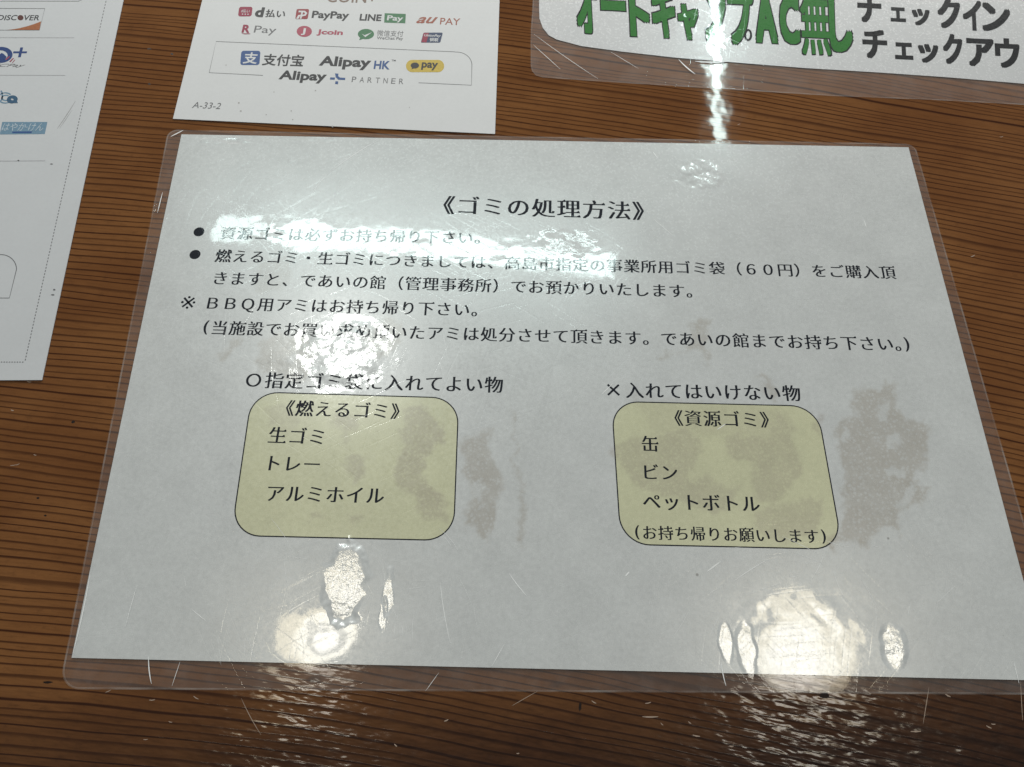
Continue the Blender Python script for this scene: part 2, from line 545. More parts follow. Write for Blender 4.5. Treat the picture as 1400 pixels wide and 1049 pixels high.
def ring(name, outer, inner, z0, z1, mat, parent=None):
    """flat frame between an outer and an inner outline (same number of points), top face plus outer rim"""
    n = len(outer)
    verts = [(p[0], p[1], z1) for p in outer] + [(p[0], p[1], z1) for p in inner]
    faces = []
    for i in range(n):
        j = (i + 1) % n
        faces.append((i, j, n + j, n + i))
    me = mesh(name, verts, faces)
    bm = bmesh.new()
    bm.from_mesh(me)
    bmesh.ops.recalc_face_normals(bm, faces=bm.faces)
    if bm.faces[0].normal.z < 0:
        bmesh.ops.reverse_faces(bm, faces=bm.faces)
    bm.to_mesh(me)
    bm.free()
    return link(name, me, mat, parent)


# ------------------------------------------------------------------ lettering
_cu = bpy.data.curves.new('lettering', 'FONT')
_cu.resolution_u = 3
_to = bpy.data.objects.new('lettering', _cu)
COL.objects.link(_to)
_cache = {}


def outline_mesh(s, off=0.0, shear=0.0):
    """flat mesh of a string at size 1: (verts Nx2, faces)"""
    key = (s, off, shear)
    if key not in _cache:
        _cu.body = s
        _cu.offset = off
        _cu.shear = shear
        bpy.context.view_layer.update()
        dg = bpy.context.evaluated_depsgraph_get()
        ev = _to.evaluated_get(dg)
        me = ev.to_mesh()
        V = np.array([(v.co.x, v.co.y) for v in me.vertices]) if len(me.vertices) else np.zeros((0, 2))
        F = [tuple(p.vertices) for p in me.polygons]
        ev.to_mesh_clear()
        _cache[key] = (V, F)
    return _cache[key]


def area_of(V, F):
    a = 0.0
    for f in F:
        for i in range(1, len(f) - 1):
            p, q, r = V[f[0]], V[f[i]], V[f[i + 1]]
            a += abs((q[0] - p[0]) * (r[1] - p[1]) - (r[0] - p[0]) * (q[1] - p[1])) / 2
    return a


def sound(ch, off):
    """the glyph at this weight, or at the nearest weight at which its outline still fills properly"""
    a0 = area_of(*outline_mesh(ch, 0.0))
    for o in (off, off * 0.8, off * 0.6, off * 0.45, off * 0.3, off * 0.15, 0.0):
        V, F = outline_mesh(ch, o)
        if area_of(V, F) > 0.70 * a0:
            return V, F
    return outline_mesh(ch, 0.0)


def uroko(V, F):
    """the little triangles a Ming-style face sets on the right end of its horizontal strokes"""
    cnt = {}
    for f in F:
        for i in range(len(f)):
            a, b = f[i], f[(i + 1) % len(f)]
            cnt.setdefault((min(a, b), max(a, b)), []).append((a, b))
    nxt, prv = {}, {}
    for k, es in cnt.items():
        if len(es) == 1:
            a, b = es[0]
            nxt[a] = b
            prv[b] = a
    tris = []
    for a, b in nxt.items():
        if a not in prv or b not in nxt:
            continue
        p, q = V[a], V[b]
        d = q - p
        if not (0.018 < abs(d[1]) < 0.075 and abs(d[0]) < 0.3 * abs(d[1])):
            continue
        p0, q1 = V[prv[a]], V[nxt[b]]
        e0, e1 = p - p0, q1 - q
        if abs(e0[1]) > 0.25 * abs(e0[0]) or abs(e1[1]) > 0.25 * abs(e1[0]):
            continue
        if min(abs(e0[0]), abs(e1[0])) < 0.09:
            continue
        # the stroke lies to the left of this end
        if p0[0] > p[0] or q1[0] > q[0]:
            continue
        top = max(p[1], q[1])
        x = (p[0] + q[0]) / 2
        tris.append([(x - 0.14, top - 0.01), (x + 0.025, top - 0.01), (x - 0.025, top + 0.075)])
    return tris


ADV = {'《': 0.5, '》': 0.5, '(': 0.5, ')': 0.5}
XOFF = {'《': -0.5, '(': 0.06, ')': 0.06}
PUSH = {'※': -0.38, '×': -0.08}
SCALE = {'※': 1.62, '×': 1.7}


def ming(name, s, p0, p1, z, mat, parent, first=0, last=-1, size=0.96, tall=1.0, thin=-0.0065, smear=0.027):
    """a line set in a Ming-like face: s[first] is centred at pixel p0, s[last] at p1"""
    n = len(s)
    last = last % n
    cen, cx = [], 0.0
    for i, ch in enumerate(s):
        w = 0.45 if s[i:i + 2] == '。)' else ADV.get(ch, 1.0)
        cen.append(cx + w / 2)
        cx += w
    A, B = at(*p0), at(*p1)
    d = B - A
    if last != first:
        em = np.hypot(*d) / (cen[last] - cen[first])
    else:
        em = tall
    ux = d / np.hypot(*d)
    uy = np.array([-ux[1], ux[0]])
    verts, faces = [], []
    for i, ch in enumerate(s):
        sc = SCALE.get(ch, 1.0)
        V, F = sound(ch, thin if ch not in SCALE else -0.012)
        if not len(V):
            continue
        w = ADV.get(ch, 1.0)
        base = A + ux * em * (cen[i] - cen[first])
        lay = [(V, F, dx) for dx in ((-smear, 0.0, smear) if ch not in SCALE else (0.0,))]
        kanji = ord(ch) > 0x4E00 or ch in 'トー'
        if kanji:
            for k, t in enumerate(uroko(V, F)):
                lay.append((np.array(t), [(0, 1, 2)], 0.008))
        elif 0xFF21 <= ord(ch) <= 0xFF3A:
            # slab feet for the wide capitals
            x0, x1 = V[:, 0].min(), V[:, 0].max()
            if ch == 'Ｂ':
                for yb in (0.0, 0.705):
                    lay.append((np.array([(x0 - 0.08, yb), (x0 + 0.2, yb), (x0 + 0.2, yb + 0.03), (x0 - 0.08, yb + 0.03)]), [(0, 1, 2, 3)], 0.0))
        for k, (VV, FF, dx) in enumerate(lay):
            b = len(verts)
            X = (VV[:, 0] - 0.5 + XOFF.get(ch, 0) * 1.0 + dx) if ch not in SCALE else ((VV[:, 0] - V[:, 0].mean()) * sc + dx + PUSH[ch])
            if s[i:i + 2] == '。)':
                X = X + 0.27
            if ch in '()':
                X = VV[:, 0] - V[:, 0].mean() + dx
            if ch == '《':
                X = VV[:, 0] - 0.75 + dx
            if ch == '》':
                X = VV[:, 0] - 0.25 + dx
            Y = VV[:, 1] - 0.38 if ch not in SCALE else (VV[:, 1] - V[:, 1].mean()) * sc
            if ch in '()':
                Y = (VV[:, 1] - V[:, 1].mean()) * 1.0
            X = X * em * size
            Y = Y * em * size * tall
            P = base[None, :] + X[:, None] * ux[None, :] + Y[:, None] * uy[None, :]
            zz = z + k * 1.2e-6
            verts += [(p[0], p[1], zz) for p in P]
            faces += [tuple(b + j for j in f) for f in FF]
    return link(name, mesh(name, verts, faces), mat, parent)


def word(name, s, left, right, hpx, z, mat, parent, off=0.0, shear=0.0, px=None, sm=0.0):
    """a word fitted so that its ink spans the pixels left..right on its mid line, ink height hpx pixels"""
    l = px(*left) if px else left
    r = px(*right) if px else right
    if px:
        a0, a1 = px(0, 0), px(0, 1)
        hpx = hpx * abs(a1[1] - a0[1])
    V, F = outline_mesh(s, off, shear)
    lo, hi = V.min(0), V.max(0)
    A, B = at(*l), at(*r)
    c = ((l[0] + r[0]) / 2, (l[1] + r[1]) / 2)
    hm = np.hypot(*(at(c[0], c[1] - hpx / 2) - at(c[0], c[1] + hpx / 2)))
    d = B - A
    ux = d / np.hypot(*d)
    uy = np.array([-ux[1], ux[0]])
    verts, faces = [], []
    sx = np.hypot(*d) / (hi[0] - lo[0] + 2 * sm)
    sy = hm / (hi[1] - lo[1] + 2 * sm)
    shifts = [(0.0, 0.0)] if not sm else [(0.0, 0.0)] + [(sm * math.cos(q * math.pi / 4), sm * math.sin(q * math.pi / 4)) for q in range(8)]
    for k, (dx, dy) in enumerate(shifts):
        X = (V[:, 0] + dx - lo[0] + sm) * sx
        Y = (V[:, 1] + dy - lo[1] + sm) * sy - 0.5 * hm
        P = A[None, :] + X[:, None] * ux + Y[:, None] * uy
        b = len(verts)
        verts += [(p[0], p[1], z + k * 1.2e-6) for p in P]
        faces += [tuple(b + j for j in f) for f in F]
    return link(name, mesh(name, verts, faces), mat, parent)


# ------------------------------------------------------------------ the table
wood = mat_wood()
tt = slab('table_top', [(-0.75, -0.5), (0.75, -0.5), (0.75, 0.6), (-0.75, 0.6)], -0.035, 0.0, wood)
tt['kind'] = 'structure'
tt['label'] = 'varnished brown softwood table top with dark straight grain'

# ------------------------------------------------------------------ stains under the film
def vnoise(x, y, seed):
    xi, yi = np.floor(x).astype(np.int64), np.floor(y).astype(np.int64)
    xf, yf = x - xi, y - yi

    def h(a, b):
        n = (a * 374761393 + b * 668265263 + seed * 974634777) & 0x7fffffff
        n = ((n ^ (n >> 13)) * 1274126177) & 0x7fffffff
        return ((n ^ (n >> 16)) & 0xffff) / 65535.0
    u, v = xf * xf * (3 - 2 * xf), yf * yf * (3 - 2 * yf)
    return (h(xi, yi) * (1 - u) + h(xi + 1, yi) * u) * (1 - v) + (h(xi, yi + 1) * (1 - u) + h(xi + 1, yi + 1) * u) * v


def fbm(x, y, s, seed, o=4):
    t, a, w = 0, 0.5, 0
    for k in range(o):
        t = t + a * vnoise(x * s, y * s, seed + k)
        w += a
        s *= 2.1
        a *= 0.55
    return t / w


def sdist(x, y, poly):
    """signed distance (m) to a polygon, positive inside"""
    d = np.full(x.shape, 1e9)
    ins = np.zeros(x.shape, bool)
    n = len(poly)
    for i in range(n):
        ax, ay = poly[i]
        bx, by = poly[(i + 1) % n]
        ex, ey = bx - ax, by - ay
        t = np.clip(((x - ax) * ex + (y - ay) * ey) / (ex * ex + ey * ey + 1e-15), 0, 1)
        d = np.minimum(d, np.hypot(x - ax - t * ex, y - ay - t * ey))
        cross = ((ay > y) != (by > y)) & (x < (bx - ax) * (y - ay) / (by - ay + 1e-15) + ax)
        ins ^= cross
    return np.where(ins, d, -d)


STAINS = [  # (strength, polygon in photo pixels)
    (0.8, [(297, 492), (310, 462), (328, 456), (330, 470), (312, 496)]),
    (0.45, [(345, 385), (352, 360), (385, 352), (402, 370), (392, 400), (352, 402)]),
    (0.8, [(352, 470), (375, 455), (420, 458), (436, 480), (425, 520), (398, 530), (372, 515), (350, 500)]),
    (0.75, [(498, 488), (505, 450), (535, 432), (558, 440), (552, 470), (530, 492)]),
    (0.6, [(358, 555), (385, 550), (420, 570), (410, 590), (372, 585)]),
    (0.85, [(452, 560), (492, 565), (488, 585), (479, 605), (484, 620), (473, 612), (470, 590), (452, 582)]),
    (0.9, [(487, 620), (500, 625), (503, 655), (490, 668), (474, 650), (468, 635)]),
    (0.95, [(548, 560), (575, 552), (605, 575), (612, 605), (585, 622), (578, 650), (598, 668), (616, 690), (608, 716), (582, 715), (565, 690), (545, 668), (538, 640), (550, 605)]),
    (0.75, [(418, 702), (448, 700), (440, 712), (428, 720)]),
    (0.75, [(470, 705), (495, 700), (498, 715), (482, 722)]),
    (0.95, [(626, 600), (650, 590), (672, 585), (678, 620), (690, 650), (682, 690), (680, 715), (668, 742), (650, 725), (626, 722), (640, 690), (632, 650)]),
    (0.9, [(698, 562), (705, 566), (704, 600), (712, 650), (722, 700), (722, 740), (712, 750), (706, 715), (708, 680), (702, 640)]),
    (0.85, [(900, 498), (893, 490), (905, 482), (935, 478), (945, 465), (940, 440), (955, 430), (972, 436), (966, 450), (972, 480), (966, 505), (955, 482), (915, 485)]),
    (0.8, [(1027, 512), (1038, 508), (1058, 528), (1070, 550), (1058, 552), (1040, 530)]),
    (0.75, [(826, 612), (850, 605), (900, 590), (940, 582), (958, 610), (950, 640), (985, 662), (1020, 668), (1000, 690), (985, 706), (930, 690), (880, 672), (842, 640)]),
    (0.75, [(985, 600), (1010, 590), (1040, 600), (1062, 560), (1085, 590), (1096, 635), (1080, 670), (1060, 690), (1030, 680), (1030, 640), (1000, 630)]),
    (0.7, [(1030, 700), (1080, 680), (1120, 678), (1130, 710), (1115, 735), (1070, 740), (1035, 728)]),
    (0.95, [(1160, 556), (1165, 534), (1190, 530), (1202, 534), (1216, 524), (1226, 540), (1224, 558), (1238, 570), (1262, 570), (1272, 590), (1270, 612), (1262, 640), (1250, 655), (1276, 668), (1262, 690), (1235, 702), (1236, 735), (1205, 726), (1185, 748), (1160, 742), (1138, 756), (1120, 742), (1150, 715), (1146, 680), (1155, 655), (1146, 620), (1142, 590), (1150, 572), (1172, 566)]),
    (0.7, [(1110, 565), (1128, 570), (1124, 600), (1112, 590)]),
    (0.35, [(840, 520), (870, 540), (1080, 560), (1090, 600), (900, 600)]),
]
HOLES = [[(596, 640), (612, 628), (624, 650), (606, 664)], [(640, 668), (652, 655), (664, 668), (655, 688), (642, 684)],
         [(1196, 552), (1208, 545), (1214, 575), (1204, 580)], [(1210, 600), (1228, 596), (1232, 612), (1216, 616)],
         [(1212, 640), (1228, 632), (1232, 650), (1218, 656)], [(1150, 600), (1160, 585), (1166, 596), (1156, 604)],
         [(940, 640), (975, 628), (980, 648), (950, 655)], [(392, 488), (408, 484), (404, 500)], [(1228, 690), (1250, 660), (1252, 676), (1236, 695)]]
STAINS = [(s, [at(*p) for p in P]) for s, P in STAINS]
HOLES = [[at(*p) for p in P] for P in HOLES]


def stain_at(x, y):
    dx = (fbm(x, y, 220, 3) - 0.5) * 0.006
    dy = (fbm(x, y, 220, 9) - 0.5) * 0.006
    X, Y = x + dx, y + dy
    jag = (fbm(x, y, 700, 21, 3) - 0.5) * 0.0022
    tot = np.zeros(x.shape)
    for s, P in STAINS:
        tot = np.maximum(tot, s * np.clip((sdist(X, Y, P) + jag + 0.0003) / 0.0021, 0, 1))
    for P in HOLES:
        tot *= 1 - 0.75 * np.clip((sdist(X, Y, P) + jag + 0.0005) / 0.001, 0, 1)
    return tot


def sheet_grid(name, quad, nx, ny, z, mat, parent, radius=None):
    """flat grid over a quad TL,TR,BR,BL (plane metres), rows pulled in at rounded corners; carries the stain attribute"""
    TL, TR, BR, BL = [np.array(q) for q in quad]
    v, u = np.meshgrid(np.linspace(0, 1, ny + 1), np.linspace(0, 1, nx + 1), indexing='ij')
    if radius:
        wv = np.hypot(*(BL - TL))
        wu = np.hypot(*(TR - TL))
        e = np.minimum(v, 1 - v) * wv
        ins = np.where(e < radius, radius - np.sqrt(np.maximum(radius ** 2 - (radius - e) ** 2, 0)), 0) / wu
        u = ins + u * (1 - 2 * ins)
    P = (TL[None, None] * ((1 - u) * (1 - v))[..., None] + TR[None, None] * (u * (1 - v))[..., None]
         + BR[None, None] * (u * v)[..., None] + BL[None, None] * ((1 - u) * v)[..., None])
    V = np.concatenate([P.reshape(-1, 2), np.full((P.shape[0] * P.shape[1], 1), z)], 1)
    idx = np.arange((nx + 1) * (ny + 1)).reshape(ny + 1, nx + 1)
    Fq = np.stack([idx[1:, :-1], idx[1:, 1:], idx[:-1, 1:], idx[:-1, :-1]], -1).reshape(-1, 4)
    me = bpy.data.meshes.new(name)
    me.from_pydata(V.tolist(), [], Fq.tolist())
    a = me.attributes.new('stain', 'FLOAT', 'POINT')
    a.data.foreach_set('value', stain_at(V[:, 0], V[:, 1]).astype(np.float32))
    me.update()
    return link(name, me, mat, parent)


# ------------------------------------------------------------------ the laminated notice in the middle
Z0 = 0.0002          # film margin
ZP = 0.00035         # paper under the film
INK = 0.000014
notice = thing('laminated_notice', 'large creased laminated notice about rubbish with two pale yellow boxes, lying on the wooden table', 'notice', 700, 900)
m_paper = mat_film_paper('laminated_paper', rgb(0.678, 0.697, 0.695), 0.52, 0.13)
m_yellow = mat_film_paper('laminated_yellow_print', rgb(0.69, 0.69, 0.46), 0.52, 0.12)
m_black = mat_ink('laminated_black_toner', rgb(0.012, 0.015, 0.023), True)
m_margin = mat_margin('clear_film')
m_rim = mat_rim('film_edge')

PC = [at(248.6, 184.6), at(1241.5, 202.3), at(1434.6, 930.8), at(98.6, 899.6)]
sheet_grid('paper_sheet', PC, 560, 400, ZP, m_paper, notice)
# film margin: outer outline with rounded corners, inner outline just under the paper edge
oc = [at(231, 178.5), at(1249.5, 198), at(1466, 949), at(82.5, 941)]
outer = rounded(oc, [0.004, 0.004, 0.006, 0.006], 8)


def inner_of(outer, oc, ic, nper):
    """for every outer point the matching point of the inner quad"""
    res = []
    k = len(oc)
    for i in range(k):
        res += [np.array(ic[i])] * nper
    return res


ic = [np.array(p) for p in PC]
cen = sum(ic) / 4
ic = [p + (cen - p) / np.hypot(*(cen - p)) * 0.0015 for p in ic]
n_c = 9
outer_d, inner_d = [], []
for i in range(4):
    for j in range(n_c):
        outer_d.append(outer[i * n_c + j])
        inner_d.append(ic[i])
    # points along the side
    a, b = outer[i * n_c + n_c - 1], outer[((i + 1) % 4) * n_c]
    for t in np.linspace(0, 1, 42)[1:-1]:
        outer_d.append(a + (b - a) * t + np.array([0, 0]))
        inner_d.append(ic[i] + (ic[(i + 1) % 4] - ic[i]) * t)
film = ring('film_margin', outer_d, inner_d, 0, Z0, m_margin, notice)
V, F = strip(outer_d, 0.0006, True)
link('film_edge', mesh('film_edge', [(v[0], v[1], Z0 + 0.00005) for v in V], F), m_rim, film)

zt = ZP + INK
ming('heading', '《ゴミの処理方法》', (640, 282), (846.4, 288.4), zt, m_black, notice, 1, 7, thin=-0.009, smear=0.031)
for c in ((272.5, 317.8), (267.1, 348.8)):
    p = at(*c)
    me = mesh('bullet', [(p[0] + 0.00215 * math.cos(a * math.pi / 12), p[1] + 0.00215 * math.sin(a * math.pi / 12), zt) for a in range(24)], [list(range(24))])
    link('bullet', me, m_black, notice)
ming('text_line', '資源ゴミは必ずお持ち帰り下さい。', (312.5, 319.6), (636.4, 325.6), zt, m_black, notice, 0, 14)
ming('text_line', '燃えるゴミ・生ゴミにつきましては、高島市指定の事業所用ゴミ袋（６０円）をご購入頂', (306, 350.6), (1212.7, 373.4), zt, m_black, notice)
ming('text_line', 'きますと、であいの館（管理事務所）でお預かりいたします。', (301.8, 381.0), (924.9, 398.4), zt, m_black, notice, 0, 26)
ming('text_line', '※ＢＢＱ用アミはお持ち帰り下さい。', (291, 415.0), (631.4, 423.8), zt, m_black, notice, 1, 15)
ming('text_line', '(当施設でお買い求め頂いたアミは処分させて頂きます。であいの館までお持ち下さい。)', (300.7, 448.8), (1209.5, 470.9), zt, m_black, notice, 1, 38)
ming('list_heading', '○指定ゴミ袋に入れてよい物', (375.7, 520.6), (675.4, 526.6), zt, m_black, notice, 1, 12)
ming('list_heading', '×入れてはいけない物', (867.3, 534.2), (1081.6, 538.2), zt, m_black, notice, 1, 9)


def list_box(corners, items, lab):
    q = [at(*p) for p in corners]
    zb = ZP + 0.000006
    bx = sheet_grid('list_box', q, 150, 110, zb, m_yellow, notice, 0.0098)
    if lab:
        bx['label'] = lab
    V, F = strip(rounded(q, 0.0098, 10), 0.00042, True)
    link('outline', mesh('outline', [(v[0], v[1], zt) for v in V], F), m_black, bx)
    for (s, a, b, i, j) in items:
        ming('list_line', s, a, b, zt + 0.000003, m_black, bx, i, j)


list_box([(345.2, 536.5), (627.2, 545), (620, 739.5), (316.5, 732.5)], [
    ('《燃えるゴミ》', (416.8, 559), (521, 562.3), 1, 5),
    ('生ゴミ', (380, 595.6), (434.3, 597.6), 0, 2),
    ('トレー', (373.5, 633.6), (427, 635.2), 0, 2),
    ('アルミホイル', (376.4, 674.8), (513.2, 677.8), 0, 5)], None)
list_box([(836.0, 549.5), (1116.5, 556), (1151.6, 751.5), (848.8, 744.5)], [
    ('《資源ゴミ》', (947.2, 572.4), (1025.2, 574), 1, 4),
    ('缶　', (888.5, 607.4), (914.5, 608), 0, 1),
    ('ビン', (888.8, 645.8), (914.8, 646.6), 0, 1),
    ('ペットボトル', (890.7, 686.0), (1025.9, 689.0), 0, 5),
    ('(お持ち帰りお願いします)', (887.7, 728.6), (1108.8, 733.6), 1, 11)], None)

# scratches in the film, and a crease whose bright ridge is painted white
m_scr, nt, bs = new_mat('scratch_glint_white')
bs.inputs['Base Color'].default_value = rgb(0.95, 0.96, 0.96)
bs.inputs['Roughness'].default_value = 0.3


def taper(pts, w):
    """a hairline that thins out to both ends"""
    pts = [np.array(p) for p in pts]
    n = len(pts)
    L, R = [], []
    for i in range(n):
        d = pts[min(i + 1, n - 1)] - pts[max(i - 1, 0)]
        d /= np.hypot(*d) + 1e-12
        k = w / 2 * max(0.12, math.sin(math.pi * (i + 0.3) / (n - 0.4)) ** 0.6)
        q = np.array([-d[1], d[0]]) * k
        L.append(pts[i] + q)
        R.append(pts[i] - q)
    return L, R


def hairlines(name, lines_, z, mat, parent):
    for P, w in lines_:
        L, R = taper([at(*p) for p in P], w)
        n = len(L)
        verts = [(p[0], p[1], z) for p in L + R]
        faces = [(n + i, n + i + 1, i + 1, i) for i in range(n - 1)]
        link(name, mesh(name, verts, faces), mat, parent)


def curve(p, q, bend, n=9):
    p, q = np.array(p, float), np.array(q, float)
    d = q - p
    nrm = np.array([-d[1], d[0]])
    return [tuple(p + d * t + nrm * bend * 4 * t * (1 - t)) for t in np.linspace(0, 1, n)]


hl = [(curve((518, 192), (450, 237), 0.02), 0.00032), (curve((450, 237), (424, 272), 0.05), 0.00022), (curve((412, 290), (402, 306), 0), 0.0002),
      (curve((696, 784), (720, 815), 0.02), 0.0003), (curve((672, 912), (690, 880), 0), 0.0002), (curve((855, 788), (860, 782), 0), 0.0005),
      (curve((602, 795), (616, 880), 0.02), 0.00022), (curve((892, 208), (899, 217), 0), 0.0004), (curve((893, 300), (920, 323), 0), 0.00022),
      (curve((1180, 300), (1184, 312), 0), 0.0003), (curve((966, 782), (985, 768), 0.0), 0.0004), (curve((1003, 795), (1050, 765), -0.02), 0.00022),
      (curve((822, 540), (838, 525), 0.0), 0.0003), (curve((980, 588), (992, 580), 0.0), 0.0003), (curve((262, 833), (283, 850), 0.0), 0.0002)]
r2 = random.Random(3)
for k in range(60):   # worn arcs and nicks; their glint round the lamp images is painted white
    cx, cy = r2.choice(((430, 850), (1090, 850), (1180, 800), (330, 790), (560, 850)))
    a = r2.uniform(-0.4, 3.5)
    r = r2.uniform(50, 130)
    L = r2.uniform(12, 55)
    p = (cx + r * 1.25 * math.cos(a), cy - r * 0.9 * math.sin(a))
    if not (745 < p[1] < 905 and 125 < p[0] < 1390):
        continue
    b = a + math.pi / 2 + r2.uniform(-0.5, 0.5)
    hl.append((curve(p, (p[0] + L * math.cos(b), p[1] - L * math.sin(b)), r2.uniform(-0.06, 0.06)), r2.uniform(0.00006, 0.00013)))
hairlines('scratch_glint', hl, zt + 0.000012, m_scr, notice)
# margin scratches, and a fold glint drawn as a white hairline
hairlines('margin_scratch_glint', [(curve((204, 898), (208, 935), 0.03), 0.00034), (curve((236, 938), (247, 905), 0.0), 0.00016), (curve((188, 800), (172, 858), 0.0), 0.0002),
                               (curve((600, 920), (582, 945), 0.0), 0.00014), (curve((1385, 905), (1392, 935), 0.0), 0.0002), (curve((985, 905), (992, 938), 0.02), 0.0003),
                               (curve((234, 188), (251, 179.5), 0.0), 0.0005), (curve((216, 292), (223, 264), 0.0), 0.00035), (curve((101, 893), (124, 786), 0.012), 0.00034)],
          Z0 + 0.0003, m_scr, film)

# ------------------------------------------------------------------ card of payment marks, top centre
card = thing('payment_card', 'white card of coloured mobile payment marks just above the laminated notice', 'card', 460, 180)
m_card = mat_card('matte_card', rgb(0.70, 0.71, 0.72))
ZC = 0.00035
slab('card_sheet', [at(277.2, 0), at(236.9, 163.3), at(676.8, 184), at(683, 0), at(686, -90), at(299, -90)], 0.0001, ZC, m_card, card)
zc = ZC + 0.00003
zd = ZC + 0.00006
ze = ZC + 0.00009
P2 = lambda x, y: (230 + x / 2.979, y / 2.979)
I = {}


def ink(name, col):
    if name not in I:
        I[name] = mat_ink('ink_' + name, col)
    return I[name]


DK = ink('black', rgb(0.030, 0.032, 0.036))
GR = ink('grey', rgb(0.16, 0.16, 0.17))
WH = ink('white', rgb(0.70, 0.71, 0.72))
RED = ink('red', rgb(0.30, 0.035, 0.045))
CRIM = ink('crimson', rgb(0.30, 0.02, 0.06))
PINK = ink('pink', rgb(0.42, 0.075, 0.12))
GREEN = ink('green', rgb(0.05, 0.19, 0.085))
RUST = ink('rust', rgb(0.35, 0.10, 0.06))
BLUE = ink('blue', rgb(0.035, 0.095, 0.27))
NAVY = ink('navy', rgb(0.025, 0.05, 0.12))
YEL = ink('yellow', rgb(0.60, 0.44, 0.07))
TAUPE = ink('taupe', rgb(0.22, 0.15, 0.12))


def rr(x0, y0, x1, y1, r, slant=0.0):
    """rounded box in zoom pixels; slant shifts the bottom edge left"""
    pts = []
    for cx, cy, a in ((x1 - r, y0 + r, -90), (x1 - r, y1 - r, 0), (x0 + r, y1 - r, 90), (x0 + r, y0 + r, 180)):
        pts += arc(cx, cy, r, r, a, a + 90, 6)
    return [(x - slant * (y - y0) / (y1 - y0 + 1e-9), y) for x, y in pts]


word('payment_wordmark', 'COIN+', (648, -10), (848, -6), 44, zc, TAUPE, card, 0.01, px=P2)
b = flat('payment_mark', [rr(290, 31, 345, 70, 9, 5)], zc, CRIM, card, P2)
word('mark_text', 'd払い', (299, 47), (333, 49), 14, zd, WH, b, 0.01, px=P2)
flat('mark_dots', [arc(x, 61 + (x - 305) * 0.03, 2.6, 2.4, 0, 330, 11) for x in (304, 315, 326)], zd, WH, b, P2)
word('payment_wordmark', 'd', (356, 52), (391, 53.5), 40, zc, DK, card, 0.045, px=P2)
word('payment_wordmark', '払い', (398, 57), (478, 60), 32, zc, DK, card, 0.025, px=P2)
b = flat('payment_mark', [rr(524, 40, 575, 81, 6, 6)], zc, RED, card, P2)
line('mark_letter', [[(532, 50), (556, 51), (563, 57), (558, 65), (546, 67), (534, 67), (526, 80)]], 0.0011, zd, WH, b, P2)
line('mark_stroke', [[(547, 52), (540, 80)]], 0.0008, zd + 1e-5, WH, b, P2)
word('payment_wordmark', 'PayPay', (586, 66), (737, 70), 38, zc, DK, card, 0.03, px=P2)
word('payment_wordmark', 'LINE', (781, 73), (869, 76), 27, zc, DK, card, 0.035, px=P2)
b = flat('payment_mark', [[(882, 57), (968, 60), (966, 98), (880, 95)]], zc, GREEN, card, P2)
word('mark_text', 'Pay', (892, 79), (957, 82), 27, zd, WH, b, 0.025, px=P2)
word('payment_wordmark', 'au', (1011, 85), (1098, 86), 26, zc, RUST, card, 0.02, 0.5, px=P2)
word('payment_wordmark', 'PAY', (1108, 89), (1189, 92), 27, zc, RUST, card, 0.005, px=P2)
word('payment_wordmark', 'R', (303, 120), (334, 121), 33, zc, CRIM, card, 0.0, px=P2, sm=0.04)
flat('mark_underline', [[(298, 139), (331, 139), (337, 142), (312, 143)]], zc, CRIM, card, P2)
word('payment_wordmark', 'Pay', (351, 126), (440, 130), 37, zc, GR, card, 0.0, px=P2)
b = flat('payment_mark', [arc(555, 131, 31, 22.5, 0, 345, 28)], zc, PINK, card, P2)
word('mark_text', 'J', (543, 132), (560, 132.5), 28, zd, WH, b, 0.04, px=P2)
word('payment_wordmark', 'Jcoin', (606, 135), (712, 139), 26, zc, PINK, card, 0.035, px=P2)
b = flat('payment_mark', [arc(806, 142, 33, 21, 0, 345, 28), [(785, 152), (800, 160), (778, 167)]], zc, GREEN, card, P2)
flat('mark_check', [[(788, 140), (800, 147), (832, 134), (803, 155)]], zd, WH, b, P2)
word('payment_wordmark', '微信支付', (851, 137), (958, 141), 24, zc, GR, card, 0.0, px=P2)
word('payment_wordmark', 'WeChat Pay', (850, 159), (957, 162), 15, zc, GR, card, 0.012, px=P2)
b = flat('payment_mark', [rr(1040, 136, 1119, 177, 5, 11)], zc, NAVY, card, P2)
flat('mark_panel', [[(1041, 137), (1062, 137.5), (1052, 176.5), (1031, 175)]], zc + 1e-5, CRIM, b, P2)
word('mark_text', 'UnionPay', (1043, 148), (1110, 151), 13, zd, WH, b, 0.02, 0.2, px=P2)
word('mark_text', '银联', (1065, 165), (1101, 166), 15, zd, WH, b, 0.02, px=P2)
line('printed_frame', [[(387, 310), (168, 299), (196, 172), (1165, 214)] + arc(1175, 268, 62, 53, -95, 0, 14) + [(1235, 350), (1020, 340)]], 0.00028, zc, GR, card, P2)
b = flat('payment_mark', [rr(299, 210, 377, 268, 10, 5)], zc, BLUE, card, P2)
word('mark_text', '支', (308, 239), (366, 241), 46, zd, WH, b, 0.022, px=P2)
word('payment_wordmark', '支付宝', (386, 245), (553, 251), 48, zc, DK, card, 0.022, px=P2)
word('payment_wordmark', 'Alipay', (616, 256), (826, 264), 52, zc, DK, card, 0.035, px=P2)
word('payment_wordmark', 'HK', (839, 267), (904, 269), 34, zc, BLUE, card, 0.03, px=P2)
word('payment_wordmark', 'TM', (910, 249), (927, 250), 7, zc, GR, card, 0.02, px=P2)
b = flat('payment_mark', [rr(969, 247, 1124, 297, 24.5)], zc, YEL, card, P2)
flat('speech_bubble', [arc(1005, 270, 17, 12, 0, 345, 24), [(993, 276), (1003, 280), (992, 286)]], zd, DK, b, P2)
word('mark_text', 'pay', (1032, 272), (1098, 275), 31, zd, DK, b, 0.03, px=P2)
